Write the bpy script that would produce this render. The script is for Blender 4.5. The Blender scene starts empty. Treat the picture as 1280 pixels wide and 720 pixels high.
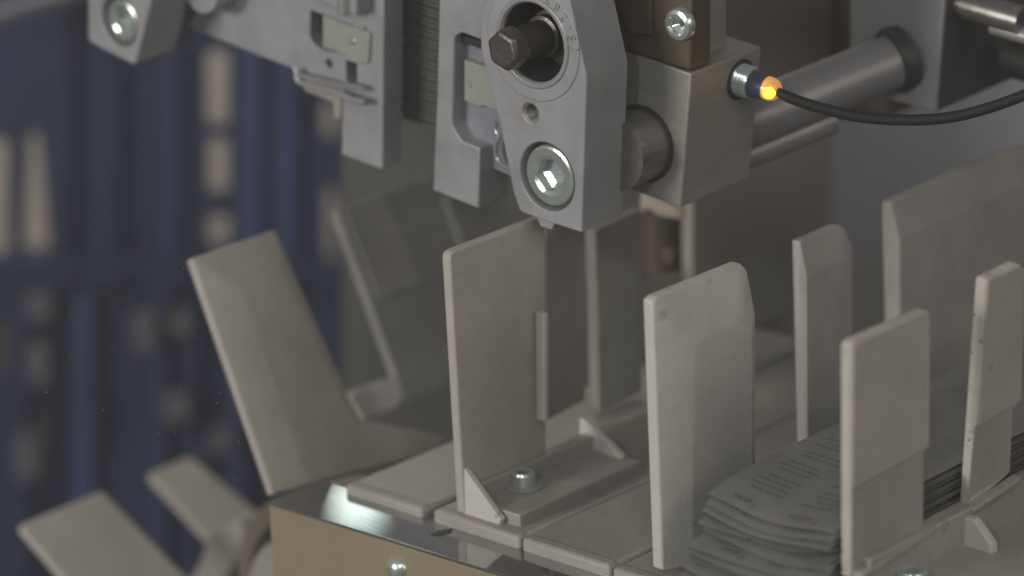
import bpy, bmesh, math, random
from mathutils import Vector, Matrix
random.seed(4)
SC = bpy.context.scene
COL = SC.collection

# ------------------------------------------------------------------ frames
def rotm(a, b, c):
    """axes -> camera coords: yaw a, pitch b, roll c (degrees)"""
    a, b, c = map(math.radians, (a, b, c))
    yaw = Matrix(((math.cos(a), math.sin(a), 0), (-math.sin(a), math.cos(a), 0), (0, 0, 1)))
    P = Matrix(((1, 0, 0), (0, math.sin(b), math.cos(b)), (0, -math.cos(b), math.sin(b))))
    Ro = Matrix(((math.cos(c), -math.sin(c), 0), (math.sin(c), math.cos(c), 0), (0, 0, 1)))
    return Ro @ P @ yaw
F = 4200.0                      # focal length in pixels of a 1280 wide picture
D = 1.26                        # metres to the middle of the scene
RL = rotm(42.9, 18.1, 1.9)      # conveyor frame = world axes
RU = rotm(40.5, 23.9, -2.0)     # gripper head is pitched a few degrees against the conveyor
C2W = RL.transposed()
UA = C2W @ RU
CAM = C2W @ Vector((0, 0, D))
X, Y, Z = Vector((1, 0, 0)), Vector((0, 1, 0)), Vector((0, 0, 1))
U, V, W = UA.col[0].copy(), UA.col[1].copy(), UA.col[2].copy()
FWD = C2W @ Vector((0, 0, -1))
RIGHT = C2W @ Vector((1, 0, 0))
UPV = C2W @ Vector((0, 1, 0))

def ray(px, py): return C2W @ Vector(((px-640)/F, (360-py)/F, -1))
def at(px, py, depth): return CAM + ray(px, py)*depth
def hit(px, py, P0, n):
    r = ray(px, py)
    return CAM + r*((P0-CAM).dot(n)/r.dot(n))

# ------------------------------------------------------------------ materials
def mat(name, col, rough=.5, metal=0., bump=.0, bscale=400., var=.12, vscale=40., emit=None, estr=0., stretch=None,
        spec=.5, spots=None, trans=0., sscale=90., sthr=.66, rvar=.0, wear=.0):
    m = bpy.data.materials.new(name); m.use_nodes = True
    nt = m.node_tree; b = nt.nodes['Principled BSDF']
    tc = nt.nodes.new('ShaderNodeTexCoord'); mp = nt.nodes.new('ShaderNodeMapping')
    nt.links.new(tc.outputs['Object'], mp.inputs[0])
    if stretch: mp.inputs['Scale'].default_value = stretch
    n1 = nt.nodes.new('ShaderNodeTexNoise'); n1.inputs['Scale'].default_value = vscale; n1.inputs['Detail'].default_value = 6
    nt.links.new(mp.outputs[0], n1.inputs['Vector'])
    mix = nt.nodes.new('ShaderNodeMix'); mix.data_type = 'RGBA'
    c = Vector(col)
    mix.inputs[6].default_value = (*(c*(1-var)), 1); mix.inputs[7].default_value = (*(c*(1+var)), 1)
    rr = nt.nodes.new('ShaderNodeMapRange'); rr.inputs[1].default_value = .3; rr.inputs[2].default_value = .7
    nt.links.new(n1.outputs[0], rr.inputs[0]); nt.links.new(rr.outputs[0], mix.inputs[0])
    out = mix.outputs[2]
    if spots:
        n3 = nt.nodes.new('ShaderNodeTexNoise'); n3.inputs['Scale'].default_value = sscale; n3.inputs['Detail'].default_value = 4
        nt.links.new(tc.outputs['Object'], n3.inputs['Vector'])
        r3 = nt.nodes.new('ShaderNodeMapRange'); r3.inputs[1].default_value = sthr; r3.inputs[2].default_value = sthr+.04
        nt.links.new(n3.outputs[0], r3.inputs[0])
        mx = nt.nodes.new('ShaderNodeMix'); mx.data_type = 'RGBA'
        nt.links.new(r3.outputs[0], mx.inputs[0]); nt.links.new(out, mx.inputs[6]); mx.inputs[7].default_value = (*spots, 1)
        out = mx.outputs[2]
    wear *= .42
    if wear:   # faint rub streaks and smudges belonging to the surface
        m2 = nt.nodes.new('ShaderNodeMapping'); m2.inputs['Scale'].default_value = (1, .8, .45); m2.inputs['Rotation'].default_value = (.25, .1, 0)
        nt.links.new(tc.outputs['Object'], m2.inputs[0])
        n5 = nt.nodes.new('ShaderNodeTexNoise'); n5.inputs['Scale'].default_value = 420; n5.inputs['Detail'].default_value = 8; n5.inputs['Roughness'].default_value = .65
        nt.links.new(m2.outputs[0], n5.inputs['Vector'])
        n6 = nt.nodes.new('ShaderNodeTexNoise'); n6.inputs['Scale'].default_value = 28; n6.inputs['Detail'].default_value = 5; n6.inputs['Distortion'].default_value = 1.2
        nt.links.new(tc.outputs['Object'], n6.inputs['Vector'])
        ml = nt.nodes.new('ShaderNodeMath'); ml.operation = 'ADD'
        nt.links.new(n5.outputs[0], ml.inputs[0]); nt.links.new(n6.outputs[0], ml.inputs[1])
        r5 = nt.nodes.new('ShaderNodeMapRange'); r5.inputs[1].default_value = .75; r5.inputs[2].default_value = 1.25
        r5.inputs[3].default_value = 1-wear; r5.inputs[4].default_value = 1+wear*.6
        nt.links.new(ml.outputs[0], r5.inputs[0])
        vm = nt.nodes.new('ShaderNodeVectorMath'); vm.operation = 'SCALE'
        nt.links.new(out, vm.inputs[0]); nt.links.new(r5.outputs[0], vm.inputs['Scale']); out = vm.outputs[0]
    nt.links.new(out, b.inputs['Base Color'])
    b.inputs['Roughness'].default_value = rough; b.inputs['Metallic'].default_value = metal
    b.inputs['Specular IOR Level'].default_value = spec
    if rvar:
        r4 = nt.nodes.new('ShaderNodeMapRange'); r4.inputs[1].default_value = .3; r4.inputs[2].default_value = .7
        r4.inputs[3].default_value = rough-rvar; r4.inputs[4].default_value = rough+rvar
        nt.links.new(n1.outputs[0], r4.inputs[0]); nt.links.new(r4.outputs[0], b.inputs['Roughness'])
    if bump:
        n2 = nt.nodes.new('ShaderNodeTexNoise'); n2.inputs['Scale'].default_value = bscale; n2.inputs['Detail'].default_value = 5
        nt.links.new(mp.outputs[0], n2.inputs['Vector'])
        bp = nt.nodes.new('ShaderNodeBump'); bp.inputs['Strength'].default_value = bump; bp.inputs['Distance'].default_value = .0006
        nt.links.new(n2.outputs[0], bp.inputs['Height']); nt.links.new(bp.outputs[0], b.inputs['Normal'])
    if trans: b.inputs['Transmission Weight'].default_value = trans
    if emit:
        b.inputs['Emission Color'].default_value = (*emit, 1); b.inputs['Emission Strength'].default_value = estr
    return m
M = dict(
 cast=mat('cast_aluminium', (.325, .325, .335), .50, .35, .2, 1300, .07, 60, rvar=.08, spots=(.33, .32, .32), sthr=.7, sscale=160, wear=0.14),
 cast2=mat('machined_ring', (.36, .355, .355), .38, .45, .15, 900, .05, 80),
 pocket=mat('bright_steel_strip', (.42, .41, .46), .3, .6, .1, 500, .12, 60),
 tab=mat('grey_label_tab', (.30, .31, .27), .5, .1, .2, 900, .06, 80, wear=0.2),
 zinc=mat('zinc_screw', (.60, .66, .62), .22, .75, .12, 800, .1, 90),
 darkst=mat('dark_spindle_steel', (.11, .10, .09), .38, .7, .35, 500, .25, 70),
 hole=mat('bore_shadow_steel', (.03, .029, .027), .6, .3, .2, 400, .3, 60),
 block=mat('ground_steel_block', (.30, .285, .265), .5, .4, .12, 300, .08, 30, stretch=(1, 1, 12), wear=0.18),
 bronze=mat('bronze_block', (.12, .09, .065), .45, .5, .2, 300, .15, 40, wear=0.3),
 rod=mat('steel_rod', (.32, .30, .28), .3, .85, .15, 300, .15, 40, stretch=(8, 1, 8)),
 shaftg=mat('grey_shaft', (.24, .235, .24), .42, .4, .15, 300, .1, 30),
 darkring=mat('dark_ring', (.03, .03, .03), .5, 0, .1),
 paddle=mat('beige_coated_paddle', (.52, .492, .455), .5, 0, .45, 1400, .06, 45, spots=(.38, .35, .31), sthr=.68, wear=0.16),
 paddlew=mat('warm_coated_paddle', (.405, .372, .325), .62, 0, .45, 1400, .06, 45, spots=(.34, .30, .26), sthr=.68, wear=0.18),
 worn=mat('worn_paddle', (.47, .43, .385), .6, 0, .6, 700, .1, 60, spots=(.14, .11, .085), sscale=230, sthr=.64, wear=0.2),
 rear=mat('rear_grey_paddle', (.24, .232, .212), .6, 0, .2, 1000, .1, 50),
 grey=mat('bare_grey_paddle', (.345, .33, .305), .5, .1, .3, 1000, .07, 50, wear=0.2),
 slab=mat('carrier_slab', (.325, .305, .275), .5, .1, .15, 900, .1, 30, spots=(.29, .265, .235), sthr=.66, rvar=.08, wear=0.28),
 slabw=mat('carrier_edge', (.32, .295, .26), .55, 0, .4, 800, .1, 40, wear=0.22),
 brass=mat('brass_rail_face', (.30, .245, .16), .5, .25, .2, 500, .05, 20, wear=0.12),
 mirror=mat('polished_rail_top', (.42, .42, .42), .035, .9, .008, 150, .1, 25, stretch=(1, 6, 1), rvar=.01),
 leaf=mat('leaflet_paper', (.18, .175, .163), .42, 0, .3, 250, .1, 60),
 ink=mat('printed_ink', (.10, .10, .095), .7, 0, 0, var=.3),
 cable=mat('black_cable', (.006, .006, .006), .7, 0, .15),
 blue=mat('blue_plastic', (.02, .030, .075), .45, 0, .1, 200, .2, 8),
 blue2=mat('faded_blue_plastic', (.045, .06, .145), .5, 0, .1, 200, .25, 8),
 dkblue=mat('dark_blue_sleeve', (.045, .05, .10), .35, .1, .1),
 wall=mat('beige_wall', (.36, .325, .28), .8, 0, .1, 50, .1, 4),
 cover=mat('machine_cover', (.125, .122, .112), .6, .1, .2, 60, .12, 8),
 brown=mat('dark_brown_housing', (.09, .072, .055), .55, .2, .1, 60, .2, 8),
 plate2=mat('dark_side_plate', (.38, .355, .32), .5, .35, .1, 60, .12, 12),
 bluegrey=mat('bluegrey_panel', (.43, .44, .49), .45, .2, .1, 60, .1, 5),
 farst=mat('far_grey_block', (.32, .315, .32), .5, .4, .2, 100, .12, 15),
 farside=mat('far_dark_block', (.08, .08, .085), .5, .4, .1, 100, .12, 15),
 ridge=mat('ridged_rubber', (.075, .075, .07), .6, 0, .3),
 pale=mat('pale_insert', (.12, .12, .135), .7),
 floor=mat('dark_floor', (.05, .05, .055), .7, 0, .1, 20, .1, 3),
 rust=mat('brown_sprocket', (.16, .13, .10), .6, .2, .4, 200, .2, 30),
 amber=mat('amber_lens', (.70, .42, .18), .08, 0, 0, emit=(1, .34, .03), estr=.38, var=.3, vscale=300),
 led=mat('lit_amber_led', (1, .5, .05), .3, emit=(1, .62, .015), estr=9),
 warm=mat('warm_copper', (.10, .075, .062), .7, .1, .2),
 cream=mat('cream_bar', (.50, .43, .33), .5, 0, .2),
 dust=mat('paper_dust', (.4, .4, .38), .8),
)

# ------------------------------------------------------------------ object helpers
def thing(name, label, cat, loc, group=None):
    o = bpy.data.objects.new(name, None); COL.objects.link(o)
    o.empty_display_size = .01
    o.location = loc; o['label'] = label; o['category'] = cat
    if group: o['group'] = group
    return o
def tag(o, label, cat, group=None):
    o['label'] = label; o['category'] = cat
    if group: o['group'] = group
    return o
def org(o):
    p = o.location.copy(); q = o.parent
    while q: p += q.location; q = q.parent
    return p
def obj(name, bm, m, parent=None, loc=None, bevel=0, seg=2, smooth=True, label=None, ang=35, sharp=32):
    bmesh.ops.recalc_face_normals(bm, faces=bm.faces)
    wloc = Vector(loc) if loc is not None else (org(parent) if parent else Vector((0, 0, 0)))
    bmesh.ops.translate(bm, verts=bm.verts, vec=-wloc)
    me = bpy.data.meshes.new(name); bm.to_mesh(me); bm.free()
    me.materials.append(M[m])
    o = bpy.data.objects.new(name, me); COL.objects.link(o)
    o.location = wloc - (org(parent) if parent else Vector((0, 0, 0)))
    if parent: o.parent = parent
    if bevel:
        b = o.modifiers.new('bevel', 'BEVEL'); b.width = bevel; b.segments = seg; b.limit_method = 'ANGLE'
        b.angle_limit = math.radians(ang); b.harden_normals = False
    if smooth:
        for p in me.polygons: p.use_smooth = True
        try: me.set_sharp_from_angle(angle=math.radians(sharp))
        except Exception: pass
    if label: o['label'] = label
    return o

def prism(loops, vec, bm=None):
    """flat outline (first loop) with holes (others), extruded by vec"""
    bm = bm or bmesh.new()
    es = []
    for L in loops:
        vs = [bm.verts.new(p) for p in L]
        es += [bm.edges.new((vs[i], vs[(i+1) % len(vs)])) for i in range(len(vs))]
    r = bmesh.ops.triangle_fill(bm, edges=es, use_beauty=True, use_dissolve=False)
    fs = [g for g in r['geom'] if isinstance(g, bmesh.types.BMFace)]
    r2 = bmesh.ops.extrude_face_region(bm, geom=fs)
    vs = [g for g in r2['geom'] if isinstance(g, bmesh.types.BMVert)]
    bmesh.ops.translate(bm, verts=vs, vec=vec)
    bmesh.ops.dissolve_limit(bm, angle_limit=.002, verts=list(bm.verts), edges=list(bm.edges))
    return bm
def box(p0, p1, bm=None):
    bm = bm or bmesh.new()
    a, b = Vector(p0), Vector(p1)
    vs = [bm.verts.new((x, y, z)) for x in (a.x, b.x) for y in (a.y, b.y) for z in (a.z, b.z)]
    for f in ((0, 1, 3, 2), (4, 6, 7, 5), (0, 4, 5, 1), (2, 3, 7, 6), (0, 2, 6, 4), (1, 5, 7, 3)):
        bm.faces.new([vs[i] for i in f])
    return bm
def basis(ax):
    ax = ax.normalized()
    t = Vector((0, 0, 1)) if abs(ax.z) < .9 else Vector((0, 1, 0))
    a = t.cross(ax).normalized(); b = ax.cross(a).normalized()
    return a, b, ax
def lathe(P, ax, prof, n=64, bm=None, cap=True, rot=0):
    """prof: list of (distance along axis, radius)"""
    bm = bm or bmesh.new(); a, b, c = basis(ax)
    rings = []
    for s, r in prof:
        rings.append([bm.verts.new(P + c*s + (a*math.cos(rot+2*math.pi*i/n) + b*math.sin(rot+2*math.pi*i/n))*max(r, 1e-5)) for i in range(n)])
    for q, w in zip(rings, rings[1:]):
        for i in range(n): bm.faces.new((q[i], q[(i+1) % n], w[(i+1) % n], w[i]))
    if cap:
        bm.faces.new(rings[0]); bm.faces.new(rings[-1])
    return bm
def circ(P, ax, r, n=48, rot=0):
    a, b, c = basis(ax)
    return [P + (a*math.cos(rot+2*math.pi*i/n) + b*math.sin(rot+2*math.pi*i/n))*r for i in range(n)]
def tube(pts, r, n=16, bm=None, sub=8):
    bm = bm or bmesh.new()
    P = [pts[0]] + pts + [pts[-1]]; out = []
    for i in range(1, len(P)-2):
        for k in range(sub):
            t = k/sub; p0, p1, p2, p3 = P[i-1:i+3]
            out.append(.5*((2*p1)+(p2-p0)*t+(2*p0-5*p1+4*p2-p3)*t*t+(-p0+3*p1-3*p2+p3)*t**3))
    out.append(pts[-1]); rings = []
    for i, p in enumerate(out):
        d = (out[min(i+1, len(out)-1)]-out[max(i-1, 0)]).normalized()
        a = UPV.cross(d).normalized(); b = d.cross(a)
        rr = r(i/(len(out)-1)) if callable(r) else r
        rings.append([bm.verts.new(p+(a*math.cos(2*math.pi*k/n)+b*math.sin(2*math.pi*k/n))*rr) for k in range(n)])
    for q, w in zip(rings, rings[1:]):
        for i in range(n): bm.faces.new((q[i], q[(i+1) % n], w[(i+1) % n], w[i]))
    bm.faces.new(rings[0]); bm.faces.new(rings[-1])
    return bm
def rc(loop, radii, n=6):
    """round pixel-corners: radii {index: radius px}"""
    out = []
    L = len(loop)
    for i, p in enumerate(loop):
        if i not in radii: out.append(p); continue
        r = radii[i]; p = Vector(p); a = Vector(loop[i-1]); b = Vector(loop[(i+1) % L])
        pa = p+(a-p).normalized()*r; pb = p+(b-p).normalized()*r
        for k in range(n+1):
            t = k/n; q = pa*(1-t)**2+p*2*t*(1-t)+pb*t*t
            out.append((q.x, q.y))
    return out
def sockethead(P, ax, R, h, m='zinc', parent=None, hexr=None, depth=None, name='screw', rot=.3, bev=.0008, marks=0):
    """cap screw: P centre of head top, ax points out of the head"""
    hexr = hexr or R*.56; depth = depth or h*.8
    a, b, c = basis(ax)
    bm = bmesh.new(); n = 48
    def ring(s, r, N=n, ro=0): return [bm.verts.new(P+c*s+(a*math.cos(ro+2*math.pi*i/N)+b*math.sin(ro+2*math.pi*i/N))*r) for i in range(N)]
    def hexring(s, r):
        o = []
        for i in range(n):
            th = 2*math.pi*i/n; k = ((th-rot+math.pi/6) % (math.pi/3))-math.pi/6
            # flat-sided hexagon radius at this angle (vertices at rot + k*60)
            kk = ((th-rot) % (math.pi/3))-math.pi/6
            o.append(bm.verts.new(P+c*s+(a*math.cos(th)+b*math.sin(th))*(r*math.cos(math.pi/6)/math.cos(kk))))
        return o
    rings = [ring(-h, R), ring(-bev*1.5, R), ring(-bev*.4, R-bev*.5), ring(0, R-bev*1.6), ring(0, hexr*1.12), hexring(-bev*.8, hexr), hexring(-depth, hexr)]
    for q, w in zip(rings, rings[1:]):
        for i in range(n): bm.faces.new((q[i], q[(i+1) % n], w[(i+1) % n], w[i]))
    tip = bm.verts.new(P-c*(depth+hexr*.75))
    for i in range(n): bm.faces.new((rings[-1][i], rings[-1][(i+1) % n], tip))
    bm.faces.new(rings[0])
    return obj(name, bm, m, parent, sharp=12)
def textbm(s, size, Mx, extrude=.0002, bm=None):
    cu = bpy.data.curves.new('t', 'FONT'); cu.body = s; cu.size = size; cu.extrude = extrude
    cu.align_x = 'CENTER'; cu.align_y = 'CENTER'; cu.resolution_u = 3
    o = bpy.data.objects.new('t', cu); COL.objects.link(o)
    dg = bpy.context.evaluated_depsgraph_get(); dg.update()
    me = bpy.data.meshes.new_from_object(o.evaluated_get(dg))
    bpy.data.objects.remove(o)
    me.transform(Mx)
    bm = bm or bmesh.new(); bm.from_mesh(me); bpy.data.meshes.remove(me)
    return bm
def frame(P, ex, ey):
    ez = ex.cross(ey).normalized()
    m = Matrix((ex, ey, ez)).transposed().to_4x4(); m.translation = P
    return m

# ================================================================== GRIPPER HEAD (upper frame U,V,W)
A0 = at(700, 200, D-.03)
def up(px, py, k=0.): return hit(px, py, A0+V*k, V)
def upl(L, k=0.): return [up(x, y, k) for x, y in L]

# --- pivot arm
c_hole = up(667, 53); c_scr = up(684, 221); c_thr = up(663, 141)
arm = thing('pivot_arm', 'cast aluminium arm with a large round bore and a bright socket screw at its foot', 'machine arm', up(690, 279, .01))
L = [(697, -70), (712, 0), (733, 95), (733, 104), (727, 291), (690, 279), (650, 265), (641, 237), (634, 200), (626, 160), (617, 122), (607, 90), (601, 58), (600, 22), (606, -12), (622, -70)]
obj('arm_body', prism([upl(rc(L, {6: 6, 4: 2})), circ(c_hole, V, .0152, 64), circ(c_scr, V, .0132, 48), circ(c_thr, V, .0036, 32)], V*.0235), 'cast', arm, bevel=.0005)
obj('boss_ring', prism([circ(c_hole-V*.0012, V, .0174, 64), circ(c_hole-V*.0012, V, .0153, 64)], V*.003), 'cast2', arm, bevel=.0005)
obj('boss_face', prism([[p for p in circ(c_hole-V*.0005, V, .0222, 72)], circ(c_hole-V*.0005, V, .0150, 64)], V*.003), 'cast', arm, bevel=.0004)
obj('bore_shade', lathe(c_hole+V*.0006, V, [(0, .0152), (.0005, .0150), (.019, .0150), (.0195, .0005)], 64, cap=False), 'hole', arm)  # inner wall coloured near black to carry the shade inside the bore
obj('screw_seat', lathe(c_scr+V*.0002, V, [(0, .0132), (.007, .0130), (.0071, .001)], 48, cap=False), 'cast', arm)
sc1 = sockethead(c_scr+V*.0012, -V, .0117, .0062, 'zinc', arm, hexr=.0070, depth=.0045, name='socket_screw', rot=.15)
bm = bmesh.new()      # strength marks stamped in the screw rim
for k in range(7):
    th = .6+k*.28
    a, b, c = basis(-V)
    e = a*math.cos(th)+b*math.sin(th); t = c.cross(e)
    bm = prism([[c_scr+V*.0012-V*.00012+e*r+t*w for r, w in ((.0088, -.0002), (.0104, -.0002), (.0104, .0002), (.0088, .0002))]], V*.0002, bm) if k in (0, 1, 2, 4, 5) else bm
obj('stamped_mark', bm, 'cast2', sc1)
# threaded hole
obj('threaded_hole', lathe(c_thr-V*.0001, V, [(0, .0042), (.0003, .0036)]+[(.0006+.0005*i, .0030 if i % 2 else .0036) for i in range(24)]+[(.014, .0005)], 40, cap=False), 'block', arm)
obj('lug', prism([upl([(668, 268), (694, 277), (690, 288), (676, 284)], .004)], V*.006), 'cast', arm, bevel=.0005)
# embossed cast number following the boss
bm = bmesh.new()
for ch, ang in (('(', 8), ('5', 20), ('-', 31), ('2', 43), ('8', 57), ('3', 70)):
    th = math.radians(ang)
    ur = (U*math.cos(th)+W*math.sin(th)); tg = (-U*math.sin(th)+W*math.cos(th))
    P = c_hole-V*.0007+ur*.0198
    bm = textbm(ch, .0048, frame(P, -tg*-1, -ur), .00035, bm)
obj('cast_number', bm, 'cast', arm)

# --- square/hex spindle in the bore
sp = thing('drive_spindle', 'dark steel spindle with a square rounded head poking out of the arm bore', 'spindle', up(630, 63, -.015))
ph = up(627, 64, -.0165)
a_, b_, c_ = basis(V)
obj('spindle_head', lathe(ph, V, [(0, .0066), (.0010, .0079), (.0080, .0080), (.0092, .0070)], 6, rot=.35), 'darkst', sp, bevel=.0009, seg=3, ang=15)
obj('spindle_neck', lathe(ph+V*.008, V, [(0, .0068), (.002, .0065), (.014, .0065), (.0145, .0078), (.018, .0078), (.0185, .0090), (.034, .0090)], 48), 'darkst', sp)

# --- bracket E left of arm
br = thing('slotted_bracket', 'aluminium bracket with an open pocket directly left of the bored arm', 'bracket', up(570, 250, .012))
L = [(549, -70), (549, 0), (546, 120), (541, 238), (598, 261), (600, 185), (577, 176), (565, 158), (568, 46), (577, 41), (640, 64), (640, -70)]
obj('bracket_body', prism([upl(rc(L, {7: 7, 8: 4, 9: 2}), .006)], V*.017), 'cast', br, bevel=.0006)
obj('pocket_floor', prism([upl([(560, 28), (650, 62), (650, 225), (562, 188)], .0125)], V*.008), 'pocket', br, bevel=.0003)
obj('label_tab', prism([upl(rc([(580, 74), (628, 92), (628, 141), (604, 132), (600, 134), (580, 126)], {0: 3}), .0095)], V*.003), 'tab', br, bevel=.0004)
obj('tab_dimple', lathe(up(586, 105, .0097), -V, [(0, .0018), (.0006, .0014)], 20), 'tab', br)
obj('spring_clip', tube([up(x, y, .009) for x, y in [(619, 152), (619, 160), (624, 172), (620, 182), (621, 196), (630, 207), (645, 214)]], .0009, 10), 'pocket', br)
obj('upper_bar', prism([upl([(575, 42), (640, 66), (640, 76), (575, 52)], .010)], V*.003), 'hole', br, bevel=.0003)

# --- crossbar F
cb = thing('gripper_crossbar', 'long aluminium crossbar with a square window ending in a vertical leg', 'machine bar', up(440, 190, .02))
L = [(225, -70), (225, 28), (240, 36), (330, 72), (372, 88), (430, 109), (428, 130), (427, 193), (478, 212), (480, 0), (482, -70)]
win = [(388, 13), (446, 34), (462, 41), (460, 66), (443, 70), (403, 62), (392, 56), (387, 46)]
slot = [(432, 75), (446, 80), (446, 107), (432, 103)]
obj('bar_body', prism([upl(rc(L, {8: 3}), .012), upl(rc(win, {7: 4, 0: 3}), .012), upl(slot, .012), circ(up(411, 80, .012), V, .0019, 20)], V*.011), 'cast', cb, bevel=.0006)
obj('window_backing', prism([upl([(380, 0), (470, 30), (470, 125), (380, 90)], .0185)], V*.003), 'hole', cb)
obj('label_tab', prism([upl(rc([(403, 19), (462, 41), (460, 79), (444, 80), (436, 70), (403, 59)], {1: 3, 2: 3}), .0105)], V*.003), 'tab', cb, bevel=.0004)
obj('rivet', lathe(up(441, 52, .0105), -V, [(0, .0016), (.0006, .0011)], 20), 'zinc', cb)
obj('rivet', lathe(up(452, 36, .0105), -V, [(0, .0010), (.0005, .0007)], 20), 'zinc', cb)
obj('top_lug', prism([upl([(384, -70), (448, -70), (446, 20), (420, 10), (384, -3)], .004)], V*.008), 'cast', cb, bevel=.0006)
obj('guide_pin', lathe(up(431, -12, .004), -W, [(-.01, .0030), (.009, .0030), (.0096, .0025)], 24), 'zinc', cb)
obj('spring_wire', tube([up(x, y, .008) for x, y in [(368, 84), (374, 93), (395, 99), (425, 106), (444, 108), (456, 112)]], .0009, 10), 'pocket', cb)
obj('spring_wire', tube([up(x, y, .007) for x, y in [(370, 92), (376, 103), (398, 110), (420, 116), (440, 124), (457, 128)]], .0013, 10), 'cast2', cb)
obj('slide_shoe', prism([upl([(378, 100), (426, 118), (426, 150), (418, 148), (416, 128), (380, 114)], .02)], V*.01), 'plate2', cb, bevel=.0006)

# --- end clamp far left
cl = thing('end_clamp', 'small aluminium end clamp at the upper left with a bright domed screw', 'clamp', up(140, 66, -.01))
c_cl = up(149, 27, -.02)
L = [(110, -70), (110, 49), (114, 54), (166, 81), (170, 79), (192, -10), (205, -70)]
obj('clamp_body', prism([upl(L, -.02), circ(c_cl, V, .0105, 48)], V*.022), 'cast', cl, bevel=.0007)
obj('screw_seat', lathe(c_cl+V*.0004, V, [(0, .0104), (.006, .0102), (.0061, .001)], 48, cap=False), 'cast', cl)
sockethead(c_cl+V*.0016, -V, .0088, .005, 'zinc', cl, hexr=.0056, depth=.003, name='socket_screw')
obj('distance_sleeve', lathe(up(255, -14, .0) , V, [(-.002, .0095), (.010, .0095), (.0104, .0125), (.0125, .0125)], 48), 'cast', cl)

# --- ridged belt between crossbar leg and bracket
bm = bmesh.new()
for i in range(30):
    y0 = -50+i*6.6
    dark = i % 2
    prism([[up(500, y0, .03+.0008*dark), up(562, y0+22, .03+.0008*dark), up(562, y0+22+5.4, .030), up(500, y0+5.4, .030)]], V*.006, bm)
tag(obj('ridged_belt', bm, 'ridge', None, loc=up(530, 140, .03), bevel=.0004), 'dark finely ridged rubber strip hanging between crossbar and bracket', 'ridged strip')

# --- block H with rod
kH = .038
hb = thing('bearing_block', 'ground steel block with a sharp vertical corner holding rod and sensor', 'steel block', up(820, 250, kH+.01))
c_rod = up(803, 179, kH)
obj('block_body', prism([upl([(765, 59), (864, 92), (851, 260), (765, 229)], kH)], V*.042), 'block', hb, bevel=.0007)
obj('rear_post', prism([upl([(800, -70), (862, -70), (864, 95), (800, 95)], kH+.0115)], V*.0215), 'block', hb, bevel=.0006)
obj('gap_shade_ring', prism([circ(c_rod-V*.0006, V, .0150, 64), circ(c_rod-V*.0006, V, .0136, 64)], V*.002), 'darkring', hb)  # near-black ring puts the shade of the gap around the rod into colour
obj('guide_rod', lathe(c_rod+V*.002, -V, [(0, .0137), (.0185, .0137)], 64), 'rod', hb)
bzb = thing('bronze_block', 'dark bronze block with a small domed screw on top of the steel block', 'metal block', up(820, 70, kH+.005))
obj('block_body', prism([upl([(740, -70), (866, -70), (864, 89), (740, 49)], kH-.0007)], V*.0115), 'bronze', bzb, bevel=.0008)
sockethead(up(845, 32, kH-.0042), -V, .0062, .0036, 'zinc', bzb, hexr=.0036, depth=.0018, name='screw', bev=.0012)
obj('recess_plate', prism([upl([(760, -70), (812, -70), (814, 44), (790, 44), (778, 34)], kH-.0025)], V*.002), 'bronze', bzb, bevel=.0005)

# --- sensor on the block's right side face
us = (up(862, 120, kH)).dot(U)
def sd(px, py, off=0.): return hit(px, py, U*(us+off), U)
ps = sd(925, 99)
sen = thing('proximity_sensor', 'threaded proximity sensor with blue sleeve and glowing amber end on the block side', 'sensor', ps)
nutp = [(-.001, .0062), (.0002, .0063)]+[(.0006+.00065*i, .0063 if i % 2 else .0059) for i in range(9)]
obj('threaded_barrel', lathe(ps, U, nutp+[(.0064, .0056)], 48), 'zinc', sen)
obj('bore_rim', prism([circ(ps+U*.0001, U, .0079, 48), circ(ps+U*.0001, U, .0062, 48)], U*.0004), 'darkring', sen)
obj('blue_sleeve', lathe(ps, U, [(.0062, .0049), (.0066, .0051), (.0122, .0049), (.0128, .0049)], 48), 'dkblue', sen)
obj('amber_lens', lathe(ps, U, [(.0124, .0045), (.0146, .0044), (.0164, .0039), (.0178, .0026)], 48), 'amber', sen)
obj('led', lathe(ps+U*.0152-W*.0002-V*.0022, (U-V*.9).normalized(), [(-.001, .0018), (.0012, .0023), (.0024, .0017), (.0028, .0006)], 24), 'led', sen)
ce = ps+U*.017
nc = V.lerp(Vector((FWD.x, FWD.y, 0)).normalized(), .6).normalized()
pts = [hit(x, y, ce, nc) for x, y in [(971, 114), (992, 124), (1030, 136), (1075, 146), (1130, 150), (1185, 147), (1235, 135), (1290, 115), (1340, 92)]]
tag(obj('sensor_cable', tube(pts, lambda t: .0021 if t > .1 else .0016+.0005*t/.1, 16), 'cable', None, loc=pts[0]), 'black round cable sagging right from the glowing sensor', 'cable')

# --- big grey shaft and far block
kF = kH+.115
s0 = up(900, 165, kH+.044); s1 = up(1122, 74, kF)
sh = thing('grey_shaft', 'thick blurred grey shaft with dark collar behind the sensor cable', 'shaft', s0)
ax = (s1-s0).normalized(); ln = (s1-s0).length
obj('shaft_rod', lathe(s0, ax, [(0, .0108), (ln+.002, .0108)], 48), 'shaftg', sh)
obj('shaft_collar', lathe(s1, ax, [(-.003, .0125), (-.002, .0132), (.003, .0132)], 48), 'darkring', sh)
s2 = up(900, 207, kH+.044)
tag(obj('lower_shaft', lathe(s2, ax, [(0, .0058), (.05, .0058)], 32), 'shaftg', None, loc=s2), 'thin blurred steel pin just below the thick grey shaft', 'pin')
fb = thing('far_block', 'blurred grey block receiving the thick shaft at the upper right', 'machine block', up(1150, 130, kF))
obj('block_body', prism([upl([(1062, -70), (1186, -70), (1169, 141), (1062, 112)], kF)], V*.085), 'farst', fb, bevel=.001)
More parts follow.
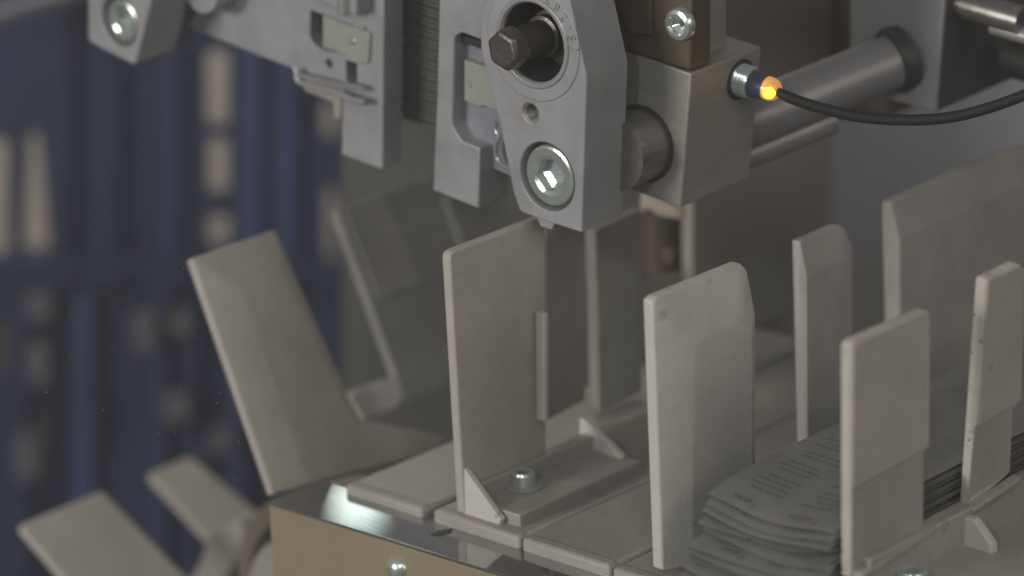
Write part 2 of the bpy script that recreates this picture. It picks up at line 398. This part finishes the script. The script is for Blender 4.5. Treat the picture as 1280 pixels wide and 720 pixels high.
obj('dark_side_face', prism([upl([(1181, -70), (1190, -70), (1173, 138), (1168, 138)], kF+.001)], V*.083), 'farside', fb)  # thin sheet giving the block's side face a darker colour than its front
rp = up(1203, 4, kF+.01)
fr = thing('cylinder_fitting', 'blurred dark cylinder fitting with a pale tube at the top right corner', 'fitting', rp)
obj('fitting_body', lathe(rp-U*.002, U, [(0, .0052), (.004, .0052), (.0042, .0062), (.03, .0058)], 32), 'rod', fr)
obj('fitting_tube', lathe(up(1242, 33, kF+.01), U, [(0, .0032), (.03, .0032)], 24), 'cast2', fr)
obj('fitting_nut', lathe(up(1262, 70, kF+.03), U, [(0, .008), (.02, .008)], 24), 'hole', fr)

bh = thing('brown_housing', 'dark brown blurred housing between the steel block and the far block', 'housing', at(1000, 110, D+.25))
obj('housing_body', prism([[hit(x, y, at(1000, 60, D+.22), V) for x, y in [(850, -90), (1110, -90), (1110, 150), (850, 150)]]], V*.03), 'brown', bh, bevel=.002)
obj('housing_rib', prism([[hit(x, y, at(1000, 60, D+.21), V) for x, y in [(1020, -90), (1036, -90), (1036, 90), (1020, 90)]]], V*.012), 'brown', bh, bevel=.001)

# --- dark side plate K under the block, and small things left of it
pk = at(865, 300, D+.16)
kp = thing('side_plate', 'tall dark side plate standing behind the paddles below the steel block', 'machine plate', pk)
obj('plate_body', prism([[hit(x, y, pk, X) for x, y in [(866, 160), (962, 130), (1041, 110), (1041, 372), (962, 402), (866, 445)]]], -X*.0062), 'plate2', kp, bevel=.0008)
pc = at(800, 250, D+.10)
tag(obj('cream_bar', prism([[hit(x, y, pc, Y) for x, y in [(798, 240), (852, 262), (852, 277), (798, 268)]]], Y*.004), 'cream', None, loc=pc, bevel=.002), 'short cream bar just under the steel block', 'bar')
pr = at(826, 300, D+.13)
rl = thing('roller', 'blurred dark roller with a warm copper end under the cream bar', 'roller', pr)
obj('roller_body', lathe(pr-Z*.012, Z, [(0, .0085), (.026, .0085)], 32), 'brown', rl)
obj('roller_end', lathe(at(838, 318, D+.125), -Y, [(0, .0045), (.003, .0040), (.004, .002)], 32), 'warm', rl)

# ================================================================== CONVEYOR (world axes)
B3 = at(575, 642, D)
ZC = B3.z; Y1 = B3.y
Y2 = hit(745, 516, Vector((0, 0, ZC)), Z).y
s5t = hit(998, 304, Vector((0, Y2, 0)), Y)
Y3 = hit(1113, 254, Vector((0, 0, s5t.z)), Z).y
YM = Y1+(Y2-Y1)*.62
def row(px, py, y): return hit(px, py, Vector((0, y, 0)), Y)
def pnorm(tau):
    t = math.radians(tau); return X*math.cos(t)+Z*math.sin(t)
def paddle(name, outer, y, tau=0, th=.0045, inner=None, d=.0025, m='paddle', parent=None, ref=0, bevel=.0009, radii=None, label=None, yaw=0):
    """outer face loop in pixels on the plane through outer[ref] in row y; inner raised face loop"""
    n = pnorm(tau)
    if yaw: n = Matrix.Rotation(math.radians(yaw), 3, 'Z') @ n
    P0 = row(*outer[ref], y)
    if inner is None:
        L = rc(outer, radii) if radii else outer
        return obj(name, prism([[hit(a, b, P0, n) for a, b in L]], -n*th), m, parent, bevel=bevel, seg=3, label=label), P0, n
    bm = bmesh.new()
    o = [hit(a, b, P0, n) for a, b in outer]; i_ = [hit(a, b, P0+n*d, n) for a, b in inner]
    vo = [bm.verts.new(p) for p in o]; vb = [bm.verts.new(p-n*th) for p in o]; vi = [bm.verts.new(p) for p in i_]
    N = len(o)
    for k in range(N):
        j = (k+1) % N
        bm.faces.new((vo[k], vo[j], vi[j], vi[k])); bm.faces.new((vb[k], vb[j], vo[j], vo[k]))
    bm.faces.new(vi); bm.faces.new(vb)
    return obj(name, bm, m, parent, bevel=bevel, seg=3, label=label, ang=8), P0, n
GP = 'paddle carriers along the conveyor'

# slabs of the chain -------------------------------------------------
yf = hit(645, 671, Vector((0, 0, ZC)), Z).y
def xf(px):   # x on the front edge line for a pixel column
    lo, hi = -1., 1.
    for _ in range(50):
        m = (lo+hi)/2; p = RL @ (Vector((m, yf, ZC))-CAM)
        if 640+F*p.x/-p.z < px: lo = m
        else: hi = m
    return lo
yback = Y3+.06
pitch = xf(763)-xf(650)
bounds = [(430, 527, -.001), (540, 649, 0), (651, 762, 0), (764, 872, -.0005), (874, 980, -.001), (982, 1090, 0), (1092, 1200, 0), (1202, 1310, -.0005), (1312, 1420, 0), (1422, 1530, 0)]
words = ['left of the thin leftmost upright paddle, beside a dark gap', 'with the socket screw, at the foot of the leftmost upright paddle', 'plain and smooth, just left of the thick paddle', 'under the thick wedge-edged paddle beside the leaflets',
         'under the front of the leaflet stack', 'under the right paddle with the bright screw', 'right of the bright screw at the bottom edge', 'at the lower right corner', 'beyond the right edge', 'far right']
for i, (a, b, dz) in enumerate(bounds[:8]):
    x0, x1 = xf(a), xf(b)
    t = thing('conveyor_tile', 'grey beige conveyor tile '+words[i], 'conveyor tile', (x0, yf, ZC), 'tiles of the conveyor chain')
    prof = [(x0, -.012), (x0, -.001), (x0+.001, 0), (x1-.001, 0), (x1, -.001), (x1, -.012)]
    bm = prism([[Vector((x, yf+.0022, ZC+dz+z)) for x, z in prof]], Y*(yback-yf))
    obj('slat_top', bm, 'slab', t, bevel=.0006)
    bm = box((x0+.0002, yf, ZC+dz-.011), (x1-.0002, yf+.0062, ZC+dz+.0003))
    obj('front_lip', bm, 'slabw', t, bevel=.0016, seg=3)
# chain underside mass
tag(obj('chain_bed', box((xf(460), yf+.012, ZC-.03), (xf(1600), yback+.03, ZC-.0125)), 'hole', None, loc=(xf(460), yf+.012, ZC-.03)), 'dark bed under the conveyor slats seen through the gap', 'conveyor bed')

# rail ----------------------------------------------------------------
zr = ZC-.0045
ra = hit(336, 627, Vector((0, 0, zr)), Z); rb = hit(640, 721, Vector((0, 0, zr)), Z); rk = hit(640, 683, Vector((0, 0, zr)), Z)
ry0 = (ra.y+rb.y)/2; ry1 = min(rk.y, yf-.0004)
print('rail', ra, rb, rk, yf)
rd = (rb-ra); rd.z = 0; rd.normalize(); rn = Z.cross(rd)
rail = thing('front_rail', 'tan faced machine rail with a mirror polished top edge at the bottom', 'machine rail', ra)
E1 = ra+rd*.4
w1 = (hit(419, 606, Vector((0, 0, zr)), Z)-ra).dot(rn)
obj('rail_body', prism([[ra-Z*.0012, E1-Z*.0012, E1-Z*.12, ra-Z*.12]], rn*w1), 'brass', rail, bevel=.0004)
obj('polished_top', prism([[ra-rd*.0002-rn*.0003, E1-rn*.0003, E1+rn*w1, ra+rn*w1]], -Z*.0013), 'mirror', rail, bevel=.0003)
pscr = hit(496, 712, ra, rn)
obj('domed_screw', lathe(pscr-rn*.003, rn, [(0, .0008), (.0003, .0022), (.001, .0036), (.002, .0046), (.0028, .0051), (.0036, .0052), (.0038, .0062), (.0045, .0062)], 48), 'zinc', rail)
obj('scratch', prism([[hit(x, y, Vector((0, 0, zr+.0001)), Z) for x, y in [(538, 668), (548, 663), (566, 661), (563, 666), (548, 670)]]], Z*.0001), 'hole', rail, label='dark oily smudge')

# ---- carrier with P3 ------------------------------------------------
t3 = thing('paddle_carrier', 'carrier with a thin upright paddle, triangular gusset and socket screw right of the rail end', 'paddle carrier', (B3.x, Y1, ZC), GP)
paddle('front_paddle', [(562, 316), (682, 270), (683, 590), (581, 643)], Y1, 0, .0043, None, parent=t3, ref=3, radii={0: 9, 1: 6}, m='paddlew')
P0 = row(581, 643, Y1)
ZF = ZC+.0048
x3 = P0.x
YG = hit(776, 574, Vector((0, 0, ZF)), Z).y
obj('gusset', prism([[row(x, y, Y1+.0005) for x, y in [(570, 577), (578, 583), (626, 650), (622, 662), (574, 644)]]], Y*.0028), 'paddle', t3, bevel=.0004)
YG = hit(776, 574, Vector((0, 0, ZF)), Z).y
obj('gusset', prism([[row(x, y, YG) for x, y in [(724, 522), (730, 525), (777, 571), (776, 576), (724, 557)]]], Y*.0030), 'paddle', t3, bevel=.0004)
obj('foot_wall', box((x3-.003, Y1+.003, ZC-.002), (x3+.0028, Y2+.002, ZC+.0112)), 'slab', t3, bevel=.0008)
obj('foot_plate', box((x3-.003, Y1+.004, ZC-.002), (hit(627, 654, Vector((0, 0, ZF)), Z).x, YG+.004, ZF)), 'slab', t3, bevel=.0006)
ps3 = hit(655, 608, Vector((0, 0, ZF)), Z)
obj('washer', prism([circ(ps3, Z, .0072, 32)], Z*.0008), 'slab', t3, bevel=.0003)
sockethead(ps3+Z*.0062, Z, .0046, .0062, 'zinc', t3, hexr=.0030, depth=.004, name='socket_screw', bev=.0006)
YR = hit(666, 534, Vector((x3, 0, 0)), X).y
paddle('rib', [(680, 393), (686, 390), (686, 525), (681, 528)], YR, 0, .0044, parent=t3, ref=3, m='paddle', bevel=.0006)
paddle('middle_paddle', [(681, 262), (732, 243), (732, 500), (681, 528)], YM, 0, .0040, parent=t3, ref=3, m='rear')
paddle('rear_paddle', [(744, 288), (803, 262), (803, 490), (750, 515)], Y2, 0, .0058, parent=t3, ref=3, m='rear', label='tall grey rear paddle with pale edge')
paddle('far_paddle', [(799, 340), (850, 320), (850, 470), (799, 492)], Y3, 0, .0030, parent=t3, ref=3, m='grey')

# ---- carrier with P4 (thick wedge-edged) --------------------------------
t4 = thing('paddle_carrier', 'carrier with a thick wedge-edged upright paddle left of the leaflet stack', 'paddle carrier', row(820, 712, Y1), GP)
paddle('front_paddle', [(816, 377), (822, 371), (926, 329), (934, 338), (944, 392), (944, 672), (828, 713)], Y1, 0, .0046,
       [(868, 432), (872, 428), (919, 404), (926, 406), (940, 412), (941, 680), (866, 706)], d=.0046, parent=t4, ref=6, bevel=.0007)
paddle('rear_paddle', [(999, 302), (1006, 299), (1048, 281), (1056, 285), (1066, 310), (1066, 560), (1006, 585)], Y2, 0, .0036,
       [(1008, 346), (1014, 342), (1050, 326), (1056, 326), (1064, 330), (1064, 562), (1009, 585)], d=.0030, parent=t4, ref=6, m='grey', label='grey rear paddle with pale wide edge', bevel=.0006)
paddle('far_paddle', [(1114, 255), (1120, 251), (1250, 192), (1262, 190), (1300, 180), (1300, 460), (1121, 520)], Y3, 0, .0048,
       [(1125, 301), (1132, 297), (1255, 240), (1266, 235), (1300, 222), (1300, 462), (1126, 520)], d=.0028, parent=t4, ref=6, m='grey', label='widest grey paddle at the back right', bevel=.0006)

# ---- carrier with P5 ------------------------------------------------
t5 = thing('paddle_carrier', 'carrier with a thin warm beige paddle with chipped edge right of the leaflets', 'paddle carrier', row(1064, 790, Y1), GP)
p5o, P5, _ = paddle('front_paddle', [(1064, 428), (1160, 387), (1164, 393), (1163, 560), (1156, 566), (1155, 668), (1064, 724)], Y1, 0, .0046, parent=t5, ref=6, radii={0: 10, 1: 4}, m='worn')
obj('facing_sheet', prism([[hit(a, b, P5+X*.0011, X) for a, b in [(1067, 437), (1075, 429), (1159, 391), (1162.5, 397), (1161.5, 559), (1066, 611)]]], -X*.0010), 'paddlew', p5o, bevel=.0003, label='warm beige facing on the upper part')
obj('lower_facing', prism([[hit(a, b, P5+X*.0004, X) for a, b in [(1066, 613), (1154, 566), (1153, 655), (1066, 712)]]], -X*.0002), 'grey', p5o, label='grey lower facing')
def ledge(pa, pb, px_x, y0, y1, h, w, parent, nm='ledge'):
    a = hit(*pa, Vector((px_x, 0, 0)), X)
    return obj(nm, box((px_x-.001, y0, a.z-h), (px_x+w, y1, a.z)), 'slabw', parent, bevel=.0005), a.z
l5 = hit(1155, 655, P5, X)
l5a = hit(1066, 714, P5, X)
obj('ledge', prism([[l5a, l5+Y*.0015, l5+Y*.0015-Z*.0025, l5a-Z*.0025]], X*.0042), 'slabw', t5, bevel=.0005)
obj('foot_wall', box((P5.x-.004, Y1+.006, ZC-.001), (P5.x+.0035, yback, l5.z-.0006)), 'slab', t5, bevel=.0008)
obj('foot_plate', box((P5.x+.0005, Y1+.003, ZC-.002), (P5.x+.033, yback, l5.z-.014)), 'slab', t5, bevel=.0008)
ps5 = hit(1140, 727, Vector((0, 0, l5.z-.014)), Z)
sockethead(ps5+Z*.0045, Z, .0056, .0062, 'zinc', t5, hexr=.0030, depth=.003, name='socket_screw', bev=.0006)
Y6 = hit(1213, 636, P5+X*.001, X).y
p6o, P6, n6 = paddle('rear_paddle', [(1234, 350), (1275, 330), (1282, 338), (1278, 500), (1266, 512), (1262, 592), (1213, 636)], Y6, -5, .0050, parent=t5, ref=6, radii={0: 4}, m='worn', label='rear paddle with chipped pale edge', yaw=0)
obj('facing_sheet', prism([[hit(a, b, P6+n6*.0006, n6) for a, b in [(1236, 353), (1274, 334), (1280, 341), (1276, 500), (1225, 531)]]], -n6*.0004), 'paddlew', p6o)
obj('lower_facing', prism([[hit(a, b, P6+n6*.0003, n6) for a, b in [(1219, 533), (1266, 508), (1262, 590), (1210, 622)]]], -n6*.0002), 'grey', p6o)
l6a = hit(1206, 632, P6, n6); l6 = hit(1266, 592, P6, n6)
obj('ledge', prism([[l6a, l6, l6-Z*.002, l6a-Z*.002]], X*.004), 'slabw', t5, bevel=.0005)
YH = hit(1240, 693, Vector((0, 0, l5.z-.014)), Z).y
obj('gusset', prism([[row(x, y, YH) for x, y in [(1192, 644), (1217, 650), (1239, 682), (1240, 694), (1192, 680)]]], Y*.004), 'paddle', t5, bevel=.0006)

# ---- tilted carriers -------------------------------------------------
t1 = thing('paddle_carrier', 'carrier leaning back to the left with its wide wedge-edged paddle above the rail end', 'paddle carrier', row(340, 617, Y1), GP)
o1, P1, n1 = paddle('front_paddle', [(240, 323), (344, 287), (437, 498), (452, 524), (560, 545), (560, 565), (342, 618)], Y1, 25, .0042,
       [(302, 362), (353, 340), (430, 504), (448, 536), (552, 556), (548, 562), (388, 604)], d=.0028, parent=t1, ref=6, bevel=.0008, m='paddlew')
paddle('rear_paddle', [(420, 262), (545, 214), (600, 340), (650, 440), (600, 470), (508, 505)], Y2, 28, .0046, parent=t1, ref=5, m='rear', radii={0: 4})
n28 = pnorm(28); P2r = row(508, 505, Y2)+n28*.0008
obj('paddle_pad', prism([[hit(a, b, P2r, n28) for a, b in rc([(430, 263), (480, 244), (530, 352), (474, 374)], {0: 4, 1: 4, 2: 4, 3: 4})]], -n28*.001), 'slab', t1, bevel=.0003)
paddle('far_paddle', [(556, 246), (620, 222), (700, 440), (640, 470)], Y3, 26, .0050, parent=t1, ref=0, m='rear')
obj('pocket_flange', prism([[hit(a, b, row(505, 505, Y2)+X*.001, pnorm(28)) for a, b in [(434, 494), (446, 486), (494, 470), (507, 490), (500, 509), (455, 526)]]], -pnorm(28)*.004), 'paddle', t1, bevel=.001)

t0 = thing('paddle_carrier', 'carrier lying almost flat at the lower left corner, turning under the sprocket', 'paddle carrier', row(200, 715, Y1), GP)
paddle('front_paddle', [(24, 656), (128, 613), (228, 716), (300, 780), (130, 780)], Y1, 55, .0042, parent=t0, ref=0, m='paddlew', radii={0: 5, 1: 6})
paddle('rear_paddle', [(186, 592), (238, 570), (322, 640), (330, 655), (262, 674)], Y2, 55, .0042, parent=t0, ref=0, m='paddlew', radii={0: 5, 1: 6})
obj('root_block', prism([[row(x, y, Y2-.02) for x, y in [(258, 670), (296, 650), (306, 668), (300, 700), (270, 740), (232, 730), (250, 700)]]], Y*.02), 'slabw', t0, bevel=.002)

spk = thing('sprocket_wheel', 'dark brown chain sprocket half hidden behind the rail end', 'sprocket', row(400, 760, Y1+.03))
cs = row(402, 762, Y1+.045)
obj('wheel_disc', lathe(cs, -Y, [(-.03, .050), (0, .050), (.002, .047)], 96), 'rust', spk, smooth=True)
obj('hub', lathe(cs, -Y, [(0, .034), (.010, .034), (.011, .033)], 64), 'plate2', spk)
obj('groove', prism([circ(cs-Y*.0025, Y, .0415, 64), circ(cs-Y*.0025, Y, .0345, 64)], Y*.0006), 'hole', spk)

# ---- leaflets ---------------------------------------------------------
xL = row(868, 700, Y1).x+.0050; xR = P5.x-.0055
yF = Y1+.012
top = hit(882, 606, Vector((xL, 0, 0)), X)
zt = top.z; yF = top.y
print('P6',P6.x,P5.x,l5.z-ZC,zt-ZC);print('leaflets', xL, xR, yF, Y1, Y2, ZC, zt)
NS = 19
Lw = xR-xL; Ll = .20
ordw = ['second', 'third', 'fourth', 'fifth', 'sixth', 'seventh', 'eighth', 'ninth', 'tenth', 'eleventh', 'twelfth', 'thirteenth', 'fourteenth', 'fifteenth', 'sixteenth', 'seventeenth', 'eighteenth']
lab = ['topmost leaflet of the stack, small dark print on its curled front']+[w_+' leaflet counted down from the top of the stack' for w_ in ordw]+['lowest leaflet, lying on the conveyor tile']
step = (zt-ZC-.003)/NS
for s in range(NS):
    dy = -.0011*s + (random.uniform(-.0036, .0030) if s else 0); sg = random.uniform(.7, 1.25); lf = random.uniform(.2, 3.0); wv = random.uniform(0, 6); dx = random.uniform(-.0006, .0006)
    z0 = zt - s*step
    amp = .0016+.0004*random.random(); ph_ = random.uniform(-.3, .3)
    def surf(u, v):       # u 0..1 across, v metres from front
        sag = -.0050*sg*math.exp(-v/.016)
        wave = -amp*math.sin(min(1, u*1.05)*math.pi+ph_)*math.exp(-v/.05) + .0003*math.sin(u*9+s)*math.exp(-v/.03)
        lift = .0014*lf*max(0, u-.68)/.32*math.exp(-v/.02)+.0004*math.sin(u*6+wv)*math.exp(-v/.02)
        return Vector((xL+dx+u*Lw, yF+dy+v+.0022*math.sin(u*2.2+wv)*math.exp(-v/.05), z0+sag+wave+lift))
    t = thing('leaflet', 'grey folded '+lab[s], 'leaflet', surf(0, 0), 'stacked folded leaflets')
    bm = bmesh.new(); nu, nv = 18, 26
    def sheet(off, thick):
        g = [[None]*(nv+1) for _ in range(nu+1)]; h = [[None]*(nv+1) for _ in range(nu+1)]
        for i in range(nu+1):
            for j in range(nv+1):
                v = Ll*(j/nv)**2
                p = surf(i/nu, v)+Z*off
                g[i][j] = bm.verts.new(p); h[i][j] = bm.verts.new(p-Z*thick)
        for i in range(nu):
            for j in range(nv):
                bm.faces.new((g[i][j], g[i+1][j], g[i+1][j+1], g[i][j+1])); bm.faces.new((h[i][j], h[i][j+1], h[i+1][j+1], h[i+1][j]))
        for i in range(nu):
            bm.faces.new((g[i][0], h[i][0], h[i+1][0], g[i+1][0])); bm.faces.new((g[i][nv], g[i+1][nv], h[i+1][nv], h[i][nv]))
        for j in range(nv):
            bm.faces.new((g[0][j], g[0][j+1], h[0][j+1], h[0][j])); bm.faces.new((g[nu][j], h[nu][j], h[nu][j+1], g[nu][j+1]))
    sheet(0, .00012)
    if s % 2: sheet(-.0005, .00012)
    obj('paper', bm, 'leaf', t)
    if s < 9:
        # printing conforming to the sheet: words upside down along the front edge, body text further in
        items = [('Tablet', .0058, .70+.05*math.sin(s*3), .0046), ('Tablet', .0044, .24+.05*math.sin(s*5), .0046)]
        if s == 0:
            for q, vv in enumerate([.013, .0165, .020, .0235, .030, .0335, .037, .044, .0475, .055, .0585, .062]):
                items += [(random.choice(['10 mg film coated', 'oral use only', 'read the leaflet', 'store below 25', 'keep out of reach']), .0024, uu+random.uniform(-.03, .03), vv) for uu in (.27, .72)]
        bm = bmesh.new()
        for txt, size, uu, vv in items:
            tmp = textbm(txt, size, Matrix.Identity(4), 0.)
            for vtx in tmp.verts:
                xx, yy = vtx.co.x, vtx.co.y
                vtx.co = surf(min(.985, max(.015, uu-xx/Lw)), max(.0004, vv-yy+.0)) + Z*.00012
            mt = bpy.data.meshes.new('tmp'); tmp.to_mesh(mt); tmp.free(); bm.from_mesh(mt); bpy.data.meshes.remove(mt)
        obj('printed_text', bm, 'ink', t, smooth=False)

# ================================================================== BACKGROUND
def bplate(name, px, depth, th, m, parent=None, holes=(), loc=None, n=None):
    n = n or Vector((FWD.x, FWD.y, 0)).normalized()
    P = at(640, 200, depth)
    lp = [[hit(x, y, P, n) for x, y in px]]+[[hit(x, y, P, n) for x, y in h] for h in holes]
    return obj(name, prism(lp, n*th), m, parent, loc=loc)
def slot_(x0, y0, x1, y1, r=5):
    return rc([(x0, y0), (x1, y0), (x1, y1), (x0, y1)], {0: r, 1: r, 2: r, 3: r}, 3)
dc = D+.72
cr = thing('blue_crate', 'blurred blue plastic crate wall with narrow pale slots at the upper left', 'crate', at(200, 400, dc))
holes = [slot_(-24, 175, 9, 322), rc([(37, 168), (48, 168), (61, 312), (29, 312)], {0: 5, 1: 5, 2: 6, 3: 6}, 3), slot_(259, 64, 284, 156), slot_(261, 174, 284, 240), slot_(261, 270, 286, 306), slot_(404, 128, 420, 172, 3), slot_(406, 236, 420, 350)]
o = bplate('crate_wall', [(-200, -150), (440, -150), (440, 365), (-200, 365)], dc, .006, 'blue', cr, holes)
for x0, x1 in [(78, 92), (112, 150), (208, 222), (300, 330), (345, 372), (436, 445)]:
    bplate('rib', [(x0, -150), (x1+(x0*7 % 5)-2, -150), (x1+(x0*3 % 9)-4, 365), (x0+(x0*5 % 7)-3, 365)], dc-.009, .009, 'blue2' if x0 > 200 else 'blue', cr)
bplate('crate_rim', [(-200, 320), (440, 330), (440, 350), (-200, 338)], dc-.014, .014, 'blue', cr)
cr2 = thing('blue_crate', 'blurred lower blue plastic crate with grey blue uprights at the lower left', 'crate', at(200, 600, dc+.03))
holes = [slot_(34, 352, 62, 400), slot_(34, 430, 62, 482), slot_(-20, 400, 8, 470), slot_(165, 396, 190, 442), slot_(208, 497, 234, 524), slot_(262, 536, 288, 566), slot_(98, 340, 112, 356, 3), slot_(36, 520, 60, 600), slot_(210, 380, 232, 420)]
bplate('crate_wall', [(-200, 330), (440, 330), (440, 900), (-200, 900)], dc+.03, .006, 'blue', cr2, holes)
for x0, x1 in [(30, 34), (62, 66), (88, 116), (195, 206), (236, 244), (290, 306)]:
    bplate('rib', [(x0, 352), (x1, 352), (x1, 900), (x0, 900)], dc+.018, .011, 'blue2', cr2)
for q, (xa, ya, xb, yb) in enumerate([(34, 352, 64, 400), (36, 440, 60, 480), (90, 342, 116, 372), (166, 396, 192, 440), (206, 494, 236, 526), (262, 536, 290, 566), (240, 560, 262, 580), (348, 250, 368, 300), (95, 500, 118, 560), (20, 545, 44, 600)]):
    bplate('crate_label_window' if 0 else 'pale_insert', slot_(xa, ya, xb, yb, 7), dc+.005+.001*q, .006, 'blue2' if q in (2, 6, 8) else 'pale', cr2)
bplate('dark_insert', [(-200, 330), (440, 330), (440, 900), (-200, 900)], dc+.06, .004, 'wall', cr2)
gp = thing('grey_pipe', 'blurred grey pipe crossing the top left corner', 'pipe', at(20, 12, dc-.2))
p0, p1 = at(-80, 42, dc-.12), at(130, -22, dc-.12)
obj('pipe_body', lathe(p0, (p1-p0), [(0, .0042), ((p1-p0).length, .0042)], 24), 'pale', gp)

tag(bplate('rear_cover', [(428, -120), (880, -120), (880, 700), (428, 700)], D+.40, .01, 'cover', None, loc=at(600, 600, D+.40)), 'dark olive grey machine cover behind the middle paddles', 'machine cover')
tag(bplate('bluegrey_panel', [(820, -200), (1700, -200), (1700, 400), (820, 400)], D+.56, .01, 'bluegrey', None, loc=at(1200, 400, D+.56)), 'blurred blue grey panel behind the paddles at the right', 'panel')
tag(bplate('base_cover', [(840, 330), (1700, 330), (1700, 900), (840, 900)], D+.44, .01, 'cover', None, loc=at(1200, 700, D+.44)), 'dark base cover low behind the right paddles', 'machine cover')
w = bplate('wall', [(-1500, -900), (2600, -900), (2600, 2200), (-1500, 2200)], D+1.1, .02, 'wall', None, loc=at(640, 360, D+1.1)); w['kind'] = 'structure'
fl = obj('floor', box((-3, -3, ZC-.40), (3, 3, ZC-.38)), 'floor', None, loc=(0, 0, ZC-.4)); fl['kind'] = 'structure'

# fine paper dust in the air, left side
bm = bmesh.new()
for i in range(110):
    px = random.choice([random.gauss(180, 110), random.gauss(250, 80)]); py = random.gauss(520, 110)
    dd = D-.03+random.uniform(-.02, .04)
    bmesh.ops.create_icosphere(bm, subdivisions=1, radius=random.uniform(.00008, .00022), matrix=Matrix.Translation(at(px, py, dd)))
du = obj('paper_dust', bm, 'dust', None, loc=at(200, 500, D)); du['kind'] = 'stuff'; du['label'] = 'fine pale paper dust specks floating at the left'; du['category'] = 'dust'

hz = bpy.data.materials.new('haze'); hz.use_nodes = True; hn = hz.node_tree  # thin haze volume added to lift the blacks into a milky veil
hn.nodes.remove(hn.nodes['Principled BSDF']); pv = hn.nodes.new('ShaderNodeVolumePrincipled')
pv.inputs['Color'].default_value = (.92, .88, .83, 1); pv.inputs['Density'].default_value = .031
hn.links.new(pv.outputs[0], hn.nodes['Material Output'].inputs['Volume']); M['haze'] = hz
h = obj('haze', box((-3.2, -3.2, ZC-1.4), (3.2, 3.2, 3.2)), 'haze', None, smooth=False); h['kind'] = 'stuff'; h['label'] = 'thin haze volume added to veil the contrast like a clear guard'; h['category'] = 'haze'

# ================================================================== LIGHT
def area(name, loc, target, size, power, col=(1, 1, 1), sy=None):
    l = bpy.data.lights.new(name, 'AREA'); l.energy = power; l.color = col
    l.shape = 'RECTANGLE'; l.size = size; l.size_y = sy or size
    o = bpy.data.objects.new(name, l); COL.objects.link(o); o.location = loc
    o.rotation_euler = (Vector(target)-Vector(loc)).to_track_quat('-Z', 'Y').to_euler()
    return o
area('key_light', (-.5, -1.95, .42), (0, 0, 0), .6, 22.5, (1, .965, .92))
area('fill_light', (1.9, -.3, .8), (0, 0, 0), .8, 6.2, (1, .91, .80))
area('camera_fill', CAM+UPV*.42+RIGHT*.05, A0, .22, 1.5, (1, .98, .94))  # unseen lamp added above the camera for bright bevels and side faces
area('spark_light', A0-V*1.3+U*.55+W*.75, A0, .09, 3.6, (.92, 1, .98))
area('back_light', at(100, 0, D+.85)+Z*.5, at(150, 250, D+1.1), .5, 5, (1, .95, .85))
pm = hit(447, 632, Vector((0, 0, zr)), Z); rr = ray(447, 632); rr.z = -rr.z; rr.normalize()
area('window_light', pm+rr*1.0, pm, .030, .007, (.82, 1, .92), .03)
pm = hit(575, 675, Vector((0, 0, zr)), Z); rr = ray(575, 675); rr.z = -rr.z; rr.normalize()
wd = bpy.data.worlds.new('World'); SC.world = wd; wd.use_nodes = True
wd.node_tree.nodes['Background'].inputs[0].default_value = (.95, .96, 1, 1)
wd.node_tree.nodes['Background'].inputs[1].default_value = .145

# ================================================================== CAMERA
cam = bpy.data.cameras.new('Camera'); co = bpy.data.objects.new('Camera', cam); COL.objects.link(co)
mw = C2W.to_4x4(); mw.translation = CAM; co.matrix_world = mw
cam.sensor_width = 36; cam.lens = 36*F/1280; cam.clip_start = .05; cam.clip_end = 50
cam.dof.use_dof = True; cam.dof.focus_distance = D-.045; cam.dof.aperture_fstop = 4.8
SC.camera = co
SC.view_settings.view_transform = 'Standard'; SC.view_settings.look = 'None'
SC.view_settings.exposure = 0; SC.view_settings.gamma = 1
